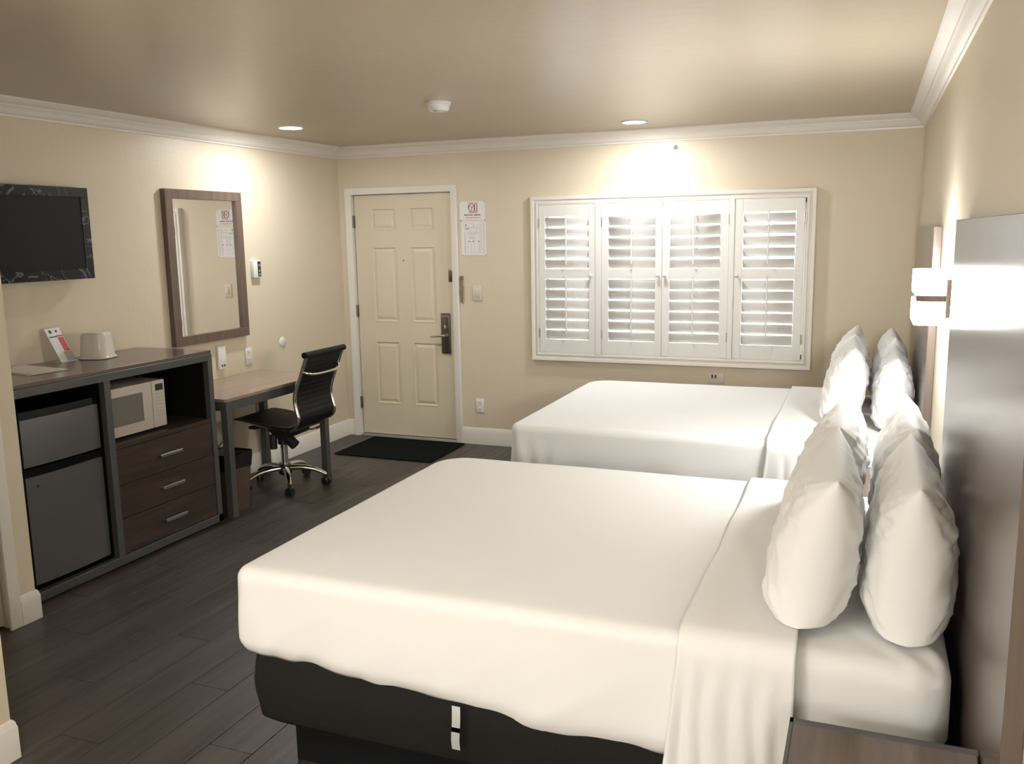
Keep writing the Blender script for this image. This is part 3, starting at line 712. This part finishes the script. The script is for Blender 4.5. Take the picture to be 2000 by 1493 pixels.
for s_ in (-1, 1):
    bm = NB(); y = cy0+s_*(hw+.010); tube(bm, [(p.x+.005, y, p.z) for p in cp_], .014, 10, flat=(.85, 1)); obj('side_frame', bm, CHROME, t, smooth=True, angle=70)
bm = NB(); tube(bm, [(.802, cy0-hw-.030, .955), (.802, cy0+hw+.030, .955)], .021, 16); obj('head_roll', bm, LEATH, t, smooth=True)
bm = NB(); tube(bm, catmull([(.758, cy0-hw-.014, .845), (.800, cy0-hw+.05, .822), (.812, cy0, .818), (.800, cy0+hw-.05, .822), (.758, cy0+hw+.014, .845)], 5), .012, 10, flat=(1, .9)); obj('lumbar_bar', bm, CHROME, t, smooth=True)
bm = NB()
prism(bm, [(.34, .452), (.60, .440), (.64, .405), (.60, .385), (.50, .345), (.44, .345), (.36, .400)], ccy-.055, ccy+.055, 'y')
tube(bm, [(.49, ccy-.02, .36), (.54, ccy-.02, .315), (.56, ccy-.02, .30)], .036, 12); tube(bm, [(ccx, ccy, .375), (ccx, ccy, .30)], .040, 16)
tube(bm, [(.40, ccy-.05, .37), (.40, ccy-.05, .27)], .026, 12)
box(bm, .30, .36, ccy-.18, ccy+.18, .430, .448, .003); box(bm, .60, .65, ccy-.19, ccy+.19, .425, .443, .003)
obj('tilt_mechanism', bm, RUBBER, t, smooth=True)
bm = NB(); tube(bm, [(.55, ccy+.05, .400), (.60, ccy+.13, .385), (.61, ccy+.20, .388)], .005, 8); tube(bm, [(.61, ccy+.17, .387), (.61, ccy+.22, .389)], .009, 8); obj('height_lever', bm, RUBBER, t, smooth=True)
bm = NB(); tube(bm, [(ccx, ccy, .32), (ccx, ccy, .12)], .024, 20); obj('gas_column', bm, CHROME, t, smooth=True)
bm = NB(); lathe(bm, [(0, .155), (.040, .155), (.047, .138), (.046, .090), (.032, .080), (0, .080)], ccx, ccy, 24); obj('hub', bm, RUBBER, t, smooth=True)
for a in (-49, 23, 95, 167, 239):
    a = math.radians(a); ca, sa = math.cos(a), math.sin(a)
    bm = NB(); P_ = catmull([(ccx+ca*r, ccy+sa*r, z) for r, z in ((.030, .128), (.10, .130), (.18, .120), (.24, .100), (.282, .074))], 5)
    tube(bm, P_, [.026-.010*i/(len(P_)-1) for i in range(len(P_))], 10, flat=(1, .8)); lg = obj('leg', bm, CHROME, t, smooth=True, angle=70)
    wx, wy = ccx+ca*.280, ccy+sa*.280; pa = a+.9
    bm = NB()
    for q in (-.014, .014):
        ox, oy = math.cos(pa)*q, math.sin(pa)*q; dx, dy = math.cos(pa)*.009, math.sin(pa)*.009
        tube(bm, [(wx+ox-dx, wy+oy-dy, .027), (wx+ox+dx, wy+oy+dy, .027)], .026, 18)
    tube(bm, [(wx, wy, .04), (wx, wy, .072)], .010, 10); box(bm, wx-.014, wx+.014, wy-.014, wy+.014, .030, .056, .004)
    obj('caster', bm, RUBBER, lg, smooth=True)

# ------------------------------------------------------------------ beds
def fbm(x, y, z=0, s=1.0): return noise.noise(Vector((x*s, y*s, z*s)))+.5*noise.noise(Vector((x*s*2.1, y*s*2.1, z*s*2.1+7)))
def bed(name_lab, x0, y0, y1, ztop, zhem, seed, side_lab, duvet_lab, sheet_lab, cover_x1):
    """queen bed, foot at x0, head at the right wall; y0 near side, y1 far side"""
    X1 = 4.425; yc = (y0+y1)/2
    t = thing('bed', name_lab, 'bed', ((x0+X1)/2, yc, 0))
    bm = NB(); box(bm, x0+.11, X1-.10, y0+.10, y1-.10, 0, .165, .004); obj('platform_base', bm, BLACK, t)
    # box spring, slightly soft
    bm = NB()
    rings = []
    for i in range(13):
        f = i/12; z = .165+.265*f; e = -.008 if 0 < i < 12 else -.03
        e += -.006*math.cos(f*2*PI)
        base_ = rrect((x0+X1)/2, yc, (X1-x0)/2+e-.002, (y1-y0)/2+e-.002, .06, z, 5)
        dense_ = []
        for k in range(len(base_)):
            a, b = Vector(base_[k]), Vector(base_[(k+1) % len(base_)]); m_ = max(1, int((b-a).length/.06))
            for q in range(m_): dense_.append(a.lerp(b, q/m_))
        rings.append([(p.x, p.y+.004*fbm(p.x, p.y+seed, p.z, 3), p.z) for p in dense_])
    loft(bm, rings, True, True); bs = obj('box_spring', bm, BOXF, t, smooth=True, angle=60)
    if seed == 1:
        bm = NB(); grid(bm, 4, 10, lambda u, v: (3.126+.026*u+.003*math.sin(v*5), y0-.026-.010*math.sin(v*PI)-.002, .385-.135*v)); bmesh.ops.solidify(bm, geom=bm.faces[:], thickness=.002); obj('handle_strap', bm, LINEN, bs, smooth=True)
    # mattress with fitted sheet
    bm = NB(); N_ = 14; rings = []
    zb, zt = .432, ztop-.014
    rr = .055
    prof_ = [(-.30, zb), (-.04, zb), (-.012, zb+.012), (0, zb+.05), (0, zb+.10), (0, zt-rr)] + [(-rr+rr*math.cos(a), zt-rr+rr*math.sin(a)) for a in [PI/2*i/6 for i in range(1, 7)]] + [(-.10, zt+.002), (-.18, zt+.004), (-.30, zt+.006), (-.45, zt+.006), (-.62, zt+.006), (-.74, zt+.006)]
    def perim(e, z):
        hx, hy = (X1-x0)/2-.02+e, (y1-y0)/2-.02+e
        hx = max(hx, .02); hy = max(hy, .012); r = min(.09, hx*.9, hy*.9)
        out = []
        for q in range(4):
            sx, s2 = ((1, 1), (-1, 1), (-1, -1), (1, -1))[q]
            for i in range(9): a = PI/2*q+PI/2*i/8; out.append(Vector(((x0+X1)/2+sx*(hx-r)+r*math.cos(a), yc+s2*(hy-r)+r*math.sin(a), z)))
            nx = ((-1, 1), (-1, -1), (1, -1), (1, 1))[q]
            a = PI/2*q+PI/2; p = out[-1]
            sx2, s3 = ((-1, 1), (-1, -1), (1, -1), (1, 1))[q]
            p2 = Vector(((x0+X1)/2+sx2*(hx-r)+r*math.cos(a), yc+s3*(hy-r)+r*math.sin(a), z))
            for m_ in range(1, 30): out.append(p.lerp(p2, m_/30))
        return out
    for e, z in prof_:
        ring_ = []
        for p in perim(e, z):
            # diagonal sheet creases near the head corner
            dc = (Vector((p.x, p.y))-Vector((X1, y0))).length
            cr = max(0, 1-dc/.42); ang = math.atan2(p.y-y0+.5, X1+.3-p.x)
            w = .0035*fbm(p.x, p.y, p.z+seed, 4)+cr*.006*math.sin(ang*60+p.z*30)
            side_ = 1 if (zb+.02 < z < zt-.02) else 0
            ring_.append((p.x, p.y+(w if side_ else 0), p.z+(0 if side_ else w)))
        rings.append(ring_)
    loft(bm, rings, True, True); obj('mattress', bm, LINEN, t, smooth=True, angle=80)

    # duvet: top plus three draped sides
    bx1 = cover_x1
    def drape(name, xa, xb, foot, zfun, off, seed2, fold=0.0):
        bm = NB(); R = .040+off
        lenX = xb-xa
        # perimeter parameter: from head end near side -> foot -> head end far side
        Xf, Yn, Yf = xa, y0-off, y1+off
        path = []  # (pos, outward normal, s)
        def addline(a, b, n, step):
            a, b = Vector(a), Vector(b); m_ = max(1, int((b-a).length/step))
            for i in range(m_): path.append((a.lerp(b, i/m_), Vector(n)))
        step = .022
        if foot:
            RC = .050
            addline((xb, Yn), (Xf+RC, Yn), (0, -1), step)
            for i in range(8): a = PI*1.5-PI/2*i/8; path.append((Vector((Xf+RC+RC*math.cos(a), Yn+RC+RC*math.sin(a))), Vector((math.cos(a), math.sin(a)))))
            R2 = .17; addline((Xf, Yn+RC), (Xf, Yf-R2), (-1, 0), step); RC = R2
            for i in range(8): a = PI-PI/2*i/8; path.append((Vector((Xf+RC+RC*math.cos(a), Yf-RC+RC*math.sin(a))), Vector((math.cos(a), math.sin(a)))))
            addline((Xf+RC, Yf), (xb, Yf), (0, 1), step); path.append((Vector((xb, Yf)), Vector((0, 1))))
        P = path
        # inner centre line
        halfw = (Yf-Yn)/2
        prof2 = []
        for i in range(15): prof2.append(('top', i/15))
        for i in range(9): prof2.append(('arc', i/8))
        for i in range(1, 17): prof2.append(('side', i/16))
        V = []
        slen = 0; last = None
        for pi_, (p, n) in enumerate(P):
            if last is not None: slen += (p-last).length
            last = p
            col = []
            cxp = min(max(p.x, Xf+halfw), xb); c = Vector((cxp, yc))
            if abs(n.x) < .01 and p.x >= Xf+halfw: c = Vector((p.x, yc))
            c.x = round(c.x/.022)*.022
            e0 = p-n*R
            hem = zfun(p, n)
            for kind, f in prof2:
                if kind == 'top':
                    q = c.lerp(e0, f); z = ztop+.006*(1-f**3)
                    w = .0030*fbm(q.x, q.y, seed2, 2.2)
                    # gentle quilt swell
                    z += w
                    pos = Vector((q.x, q.y, z))
                elif kind == 'arc':
                    a = PI/2*f; q = e0+n*R*math.sin(a); pos = Vector((q.x, q.y, ztop-R+R*math.cos(a)))
                    pos.z += .0030*fbm(e0.x, e0.y, seed2, 2.2)*(1-f)
                else:
                    zt_ = ztop-R; z = zt_+(hem-zt_)*f
                    g = f**1.4
                    tuck = -.022*max(0, (f-.82)/.18)**1.5
                    wr = g*(.013*noise.noise(Vector((slen*5.5, z*1.2, seed2)))+.0045*math.sin(slen*19+3*noise.noise(Vector((slen*2, z*3, seed2+5))))*max(0, noise.noise(Vector((slen*1.3, 0, seed2+9)))+.25))
                    wr += .006*f*math.sin(PI*f)
                    # diagonal pull creases
                    dg = noise.noise(Vector(((slen+z*1.4)*9, (slen-z)*1.2, seed2+20)))
                    wr += .0095*f*dg
                    cdx, cdy = p.x-Xf, min(abs(p.y-Yn), abs(p.y-Yf)); cg = max(0, 1-math.hypot(max(0, cdx), cdy)/.34)
                    wr += cg*.0085*f**.8*math.sin(slen*58+2*noise.noise(Vector((slen*3, z*3, seed2))))*(1.5 if seed2 > 4 else .45)
                    if fold: wr += fold*(.3+f)*math.sin(slen*75+2.2*noise.noise(Vector((slen*7, z*2, seed2))))*.5
                    q = p+n*(wr+tuck); pos = Vector((q.x, q.y, z))
                col.append(bm.verts.new(pos))
            V.append(col)
        for i in range(len(V)-1):
            for j in range(len(prof2)-1): bm.faces.new((V[i][j], V[i+1][j], V[i+1][j+1], V[i][j+1]))
        bmesh.ops.remove_doubles(bm, verts=bm.verts[:], dist=.0006)
        bmesh.ops.recalc_face_normals(bm, faces=bm.faces)
        o = obj(name, bm, LINEN, None, smooth=True, angle=180)
        sd = o.modifiers.new('thick', 'SOLIDIFY'); sd.thickness = .008; sd.offset = -1
        return o
    o = drape('duvet', x0-.022, bx1+.02, True, zhem, .004, seed*3.1)
    tag(o, duvet_lab, 'duvet')
    # turned-down sheet band near the pillows
    bm = NB(); xa, xb = bx1, 4.052
    off = .020; R = .062; Yn, Yf = y0-off, y1+off
    sec = []
    zl = .30
    m1 = 22
    for i in range(m1+1): sec.append((Yn, zl+(ztop+.012-R-zl)*i/m1, 'sn', 1-i/m1))
    for i in range(1, 9): a = PI/2*i/8; sec.append((Yn+R-R*math.cos(a), ztop+.012-R+R*math.sin(a), 'a', 0))
    m2 = 44
    for i in range(1, m2): f = i/m2; sec.append((Yn+R+(Yf-Yn-2*R)*f, ztop+.012, 't', math.sin(PI*f)))
    for i in range(0, 9): a = PI/2*i/8; sec.append((Yf-R+R*math.sin(a), ztop+.012-R+R*math.cos(a), 'b', 0))
    for i in range(1, m1+1): sec.append((Yf, ztop+.012-R-(ztop+.012-R-zl)*i/m1, 'sf', i/m1))
    nu = 40
    def fpt(u, v):
        k = min(int(v*(len(sec)-1)+.5), len(sec)-1); y, z, kd, g = sec[k]
        x = xa+(xb-xa)*u
        # the band narrows slightly over the top and spreads down the sides
        if kd == 't': x += .012*fbm(u*2, y*2, seed)*(.4); z += .004*fbm(x*6, y*2.2, seed)+.003*math.sin((x+.25*(y-Yn))*46)*g
        if kd in ('sn', 'sf'):
            s_ = -1 if kd == 'sn' else 1
            x += (-.035*(1-u)+.0*u)*g
            y += s_*g**.7*(.004+.0075*math.sin(u*30+2.5*noise.noise(Vector((u*4, z*3, seed)))+z*4)+.006*noise.noise(Vector((u*9, z*4, seed+2))))
            z += (.02*fbm(u*3, 0, seed))*g
        if kd in ('a', 'b'): x += 0
        return (x, y, z)
    grid(bm, nu, len(sec), fpt)
    o = obj('folded_sheet', bm, LINEN, None, smooth=True, angle=180)
    sd = o.modifiers.new('thick', 'SOLIDIFY'); sd.thickness = .006; sd.offset = 1
    tag(o, sheet_lab, 'bed sheet')
    return t
def hem_near(p, n):
    x = p.x
    pts = [(2.3, .412), (2.62, .396), (2.80, .384), (2.86, .366), (2.92, .376), (3.06, .370), (3.24, .346), (3.38, .325), (3.50, .334), (3.8, .340)]
    if n.y > -.5: return .41
    for (a, za), (b, zb) in zip(pts, pts[1:]):
        if a <= x <= b: return za+(zb-za)*(x-a)/(b-a)
    return pts[0][1] if x < 2.3 else pts[-1][1]
ZT = .692
NY0, NY1 = -4.415, -2.885
FY0, FY1 = -2.130, -.560
bed('near queen bed with charcoal box spring on a recessed black base', 2.375, NY0, NY1, ZT, hem_near, 1, '', 'smooth white duvet draped over the near bed', 'white sheet turned down across the near bed before its pillows', 3.765)
bed('far queen bed under the shuttered window', 2.400, FY0, FY1, ZT-.004, lambda p, n: .30, 2, '', 'white duvet draped over the far bed below the window', 'white sheet turned down across the far bed before its pillows', 3.745)

def pillow(lab, cx, cy, zb, w, h, tk, lean_, yawr, seed, group, roll_=0.0):
    """upright pillow: width along y, leaning towards +x; zb bottom height"""
    bm = NB(); n, m_ = 64, 52
    def sheet(sign):
        V = []
        for i in range(n+1):
            row = []
            for j in range(m_+1):
                u = -1+2*i/n; v = -1+2*j/m_
                u = math.copysign(abs(u)**.8, u); v = math.copysign(abs(v)**.8, v)
                au, av = abs(u), abs(v)
                prof_ = (max(0, 1-au**5.5)**.50)*((max(0, 1-av**2.1)**.62) if v > 0 else (max(0, 1-av**5.5)**.50))
                sag = 1+.10*(-v)
                th = tk/2*prof_*sag
                y = w/2*u*(1-.075*(1-av**2)-.0*v); z = h/2*v*(1-.07*(1-au**2))
                # wrinkles radiating from the corners and seams
                edge = max(au, av); rad = math.atan2(v-math.copysign(1.15, v), u-math.copysign(1.15, u))
                wr = .012*fbm(u*1.7, v*1.7, seed*3+sign)*(1-edge**4)
                rg_ = 1-abs(noise.noise(Vector((u*1.6+seed*7, v*3.4+u*1.2, sign*2+seed))))*2.6
                wr += .0060*max(0, rg_)**3*(1-edge**8)
                rg_ = 1-abs(noise.noise(Vector((u*3.5-v*2.2+seed*3, v*2.0, sign*5+seed*2))))*3.0
                wr -= .0060*max(0, rg_)**3*(1-edge**8)
                wr += .0050*math.sin(rad*26+seed)*1.7*max(0, edge-.25)*(1-edge**10)*(.5+noise.noise(Vector((u*2, v*2, seed))))
                wr += .0060*noise.noise(Vector((u*2.2+seed, v*8, sign*3)))*(1-edge**6)
                x = sign*(th+wr*min(1, prof_*2.2))
                row.append(Vector((x, y, z)))
            V.append(row)
        return V
    A, B = sheet(1), sheet(-1)
    Rm = Matrix.Rotation(yawr, 3, 'Z') @ Matrix.Rotation(lean_, 3, 'Y') @ Matrix.Rotation(roll_, 3, 'X')
    pts = [Rm @ p for V in (A, B) for r in V for p in r]
    dz = zb-min(p.z for p in pts)
    # flatten the bottom onto the bed
    def fin(p):
        q = Rm @ p; z = q.z+dz-.028
        if z < zb+.004: z = zb+.004+(z-zb-.004)*.08
        if z < zb+.002: z = zb+.002
        return (q.x+cx, q.y+cy, z)
    VA = [[bm.verts.new(fin(p)) for p in r] for r in A]; VB = [[bm.verts.new(fin(p)) for p in r] for r in B]
    for i in range(n):
        for j in range(m_):
            bm.faces.new((VA[i][j], VA[i+1][j], VA[i+1][j+1], VA[i][j+1])); bm.faces.new((VB[i][j], VB[i][j+1], VB[i+1][j+1], VB[i+1][j]))
    bmesh.ops.remove_doubles(bm, verts=bm.verts[:], dist=.0008)
    # piped seam flange
    o = obj('pillow', bm, LINEN2, None, smooth=True, angle=180)
    tag(o, lab, 'pillow', group); return o
ZP = ZT+.004
pillow('near bed pillow in the front row, nearest the camera', 4.078, -4.015, ZP+.016, .64, .430, .215, .20, .03, 1, 'pillows on the near bed')
pillow('near bed pillow in the front row, farther from the camera', 4.085, -3.365, ZP+.016, .64, .425, .215, .20, -.03, 2, 'pillows on the near bed')
pillow('near bed pillow against the headboard, nearest the camera', 4.308, -3.995, ZP, .64, .430, .212, .03, .0, 3, 'pillows on the near bed')
pillow('near bed pillow against the headboard, farther from the camera', 4.318, -3.345, ZP, .63, .440, .190, .05, .02, 4, 'pillows on the near bed')
pillow('far bed pillow in the front row, nearer the camera', 4.085, -1.500, ZP+.012, .58, .440, .20, .18, .02, 5, 'pillows on the far bed')
pillow('far bed pillow in the front row, nearer the window', 4.085, -.905, ZP+.012, .56, .450, .20, .18, -.02, 6, 'pillows on the far bed')
pillow('far bed pillow against the headboard, nearer the camera', 4.322, -1.500, ZP, .58, .400, .190, .04, .0, 7, 'pillows on the far bed')
pillow('far bed pillow against the headboard, nearer the window', 4.315, -.895, ZP, .58, .440, .190, .05, .02, 8, 'pillows on the far bed')

# headboards
def headboard(lab, y0, y1, z1):
    t = thing('headboard', lab, 'headboard', (W-.018, (y0+y1)/2, .25), 'wall headboards')
    bm = NB(); box(bm, W-.036, W-.001, y0, y1, .25, z1, .0015); obj('panel', bm, HEADW, t)
    for y in (y0+.2, y1-.2):
        bm = NB(); box(bm, W-.034, W-.004, y-.03, y+.03, 0, .25); obj('leg', bm, HEADW, t)
headboard('dark brown glossy headboard panel on the right wall behind the near bed', -4.860, -3.235, 1.732)
headboard('dark brown headboard panel on the right wall behind the far bed', -2.113, -.450, 1.712)

# wall lamps
def sconce(yn, yf, z0, z1, lab):
    t = thing('wall_lamp', lab, 'wall lamp', (W, (yn+yf)/2, (z0+z1)/2), 'box wall lamps')
    xa, xb = 4.345, 4.452; zm = (z0+z1)/2
    bm = NB(); box(bm, 4.455, W, yn-.012, yf+.012, z0+.030, z1-.030, .002); obj('back_plate', bm, DWOOD, t)
    bm = NB(); box(bm, xa+.006, 4.456, yn-.003, yf+.003, zm-.012, zm+.012, .001); obj('cross_bar', bm, DWOOD, t)
    for a, b in ((z0, zm-.012), (zm+.012, z1)):
        bm = NB(); box(bm, xa, xb, yn, yf, a, b, .004, 2); obj('lamp_shade', bm, SHADEM, t, smooth=True)
sconce(-2.735, -2.440, 1.330, 1.540, 'lit white box wall lamp on the right wall between the two headboards')

sconce(-7.15, -6.85, 1.330, 1.540, 'added lit white box wall lamp behind the photographer, out of frame, brightening the near bed')  # unseen second lamp, added to light the bed side from behind the camera
# unseen globe light bar, added to light the near side of the bed
t = thing('added_light_bar', 'added chrome light bar with five lit globes behind the photographer, out of frame, brightening the near bed', 'added light', (2.75, YF, 1.75))
bm = NB(); box(bm, 2.15, 3.35, YF, YF+.04, 1.70, 1.80, .004); obj('back_bar', bm, CHROME, t)
for k in range(5):
    bm = NB(); tube(bm, [(2.27+k*.24, YF+.04, 1.75), (2.27+k*.24, YF+.075, 1.75)], .025, 16); obj('socket', bm, CHROME, t)
    bm = NB(); bmesh.ops.create_uvsphere(bm, u_segments=20, v_segments=12, radius=.058)
    for v in bm.verts: v.co += Vector((2.27+k*.24, YF+.128, 1.75))
    obj('globe', bm, GLOBEM, t, smooth=True)
# nightstands
def nightstand(lab, x0, y0, y1, z):
    t = thing('nightstand', lab, 'nightstand', ((x0+W)/2, (y0+y1)/2, 0), 'nightstands by the beds')
    X1 = W-.038
    bm = NB(); box(bm, x0+.008, X1-.004, y0+.012, y1-.022, z-.018, z, .001); obj('top_panel', bm, NIGHTW, t)
    bm = NB()
    box(bm, x0, x0+.008, y0, y1, z-.045, z+.001); box(bm, x0, X1, y1-.022, y1, z-.045, z+.001, .001); box(bm, x0, X1, y0, y0+.012, z-.045, z+.001, .001)
    for x in (x0, X1-.03):
        for y in (y0, y1-.03): box(bm, x, x+.03, y, y+.03, 0, z-.045, .001)
    box(bm, x0, x0+.03, y0+.03, y1-.03, .10, .13); box(bm, X1-.03, X1, y0+.03, y1-.03, .10, .13)
    obj('metal_frame', bm, GREYM, t)
    for k, (a, b) in enumerate(((z-.20, z-.052), (z-.35, z-.206))):
        bm = NB(); box(bm, x0+.003, X1-.01, y0+.034, y1-.034, a, b, .0015); d = obj('drawer', bm, NIGHTW, t)
        bm = NB(); yc = (y0+y1)/2; zc = (a+b)/2
        box(bm, x0-.020, x0-.010, yc-.06, yc+.06, zc-.006, zc+.006, .002); tube(bm, [(x0-.012, yc-.045, zc), (x0+.004, yc-.045, zc)], .004, 8); tube(bm, [(x0-.012, yc+.045, zc), (x0+.004, yc+.045, zc)], .004, 8)
        obj('handle', bm, NICKEL, d)
nightstand('brown wood nightstand with grey metal edge beside the near bed, bottom right corner', 4.055, -5.08, -4.600, .620)
nightstand('nightstand in the gap between the two beds, mostly hidden behind pillows', 4.055, -2.78, -2.25, .620)
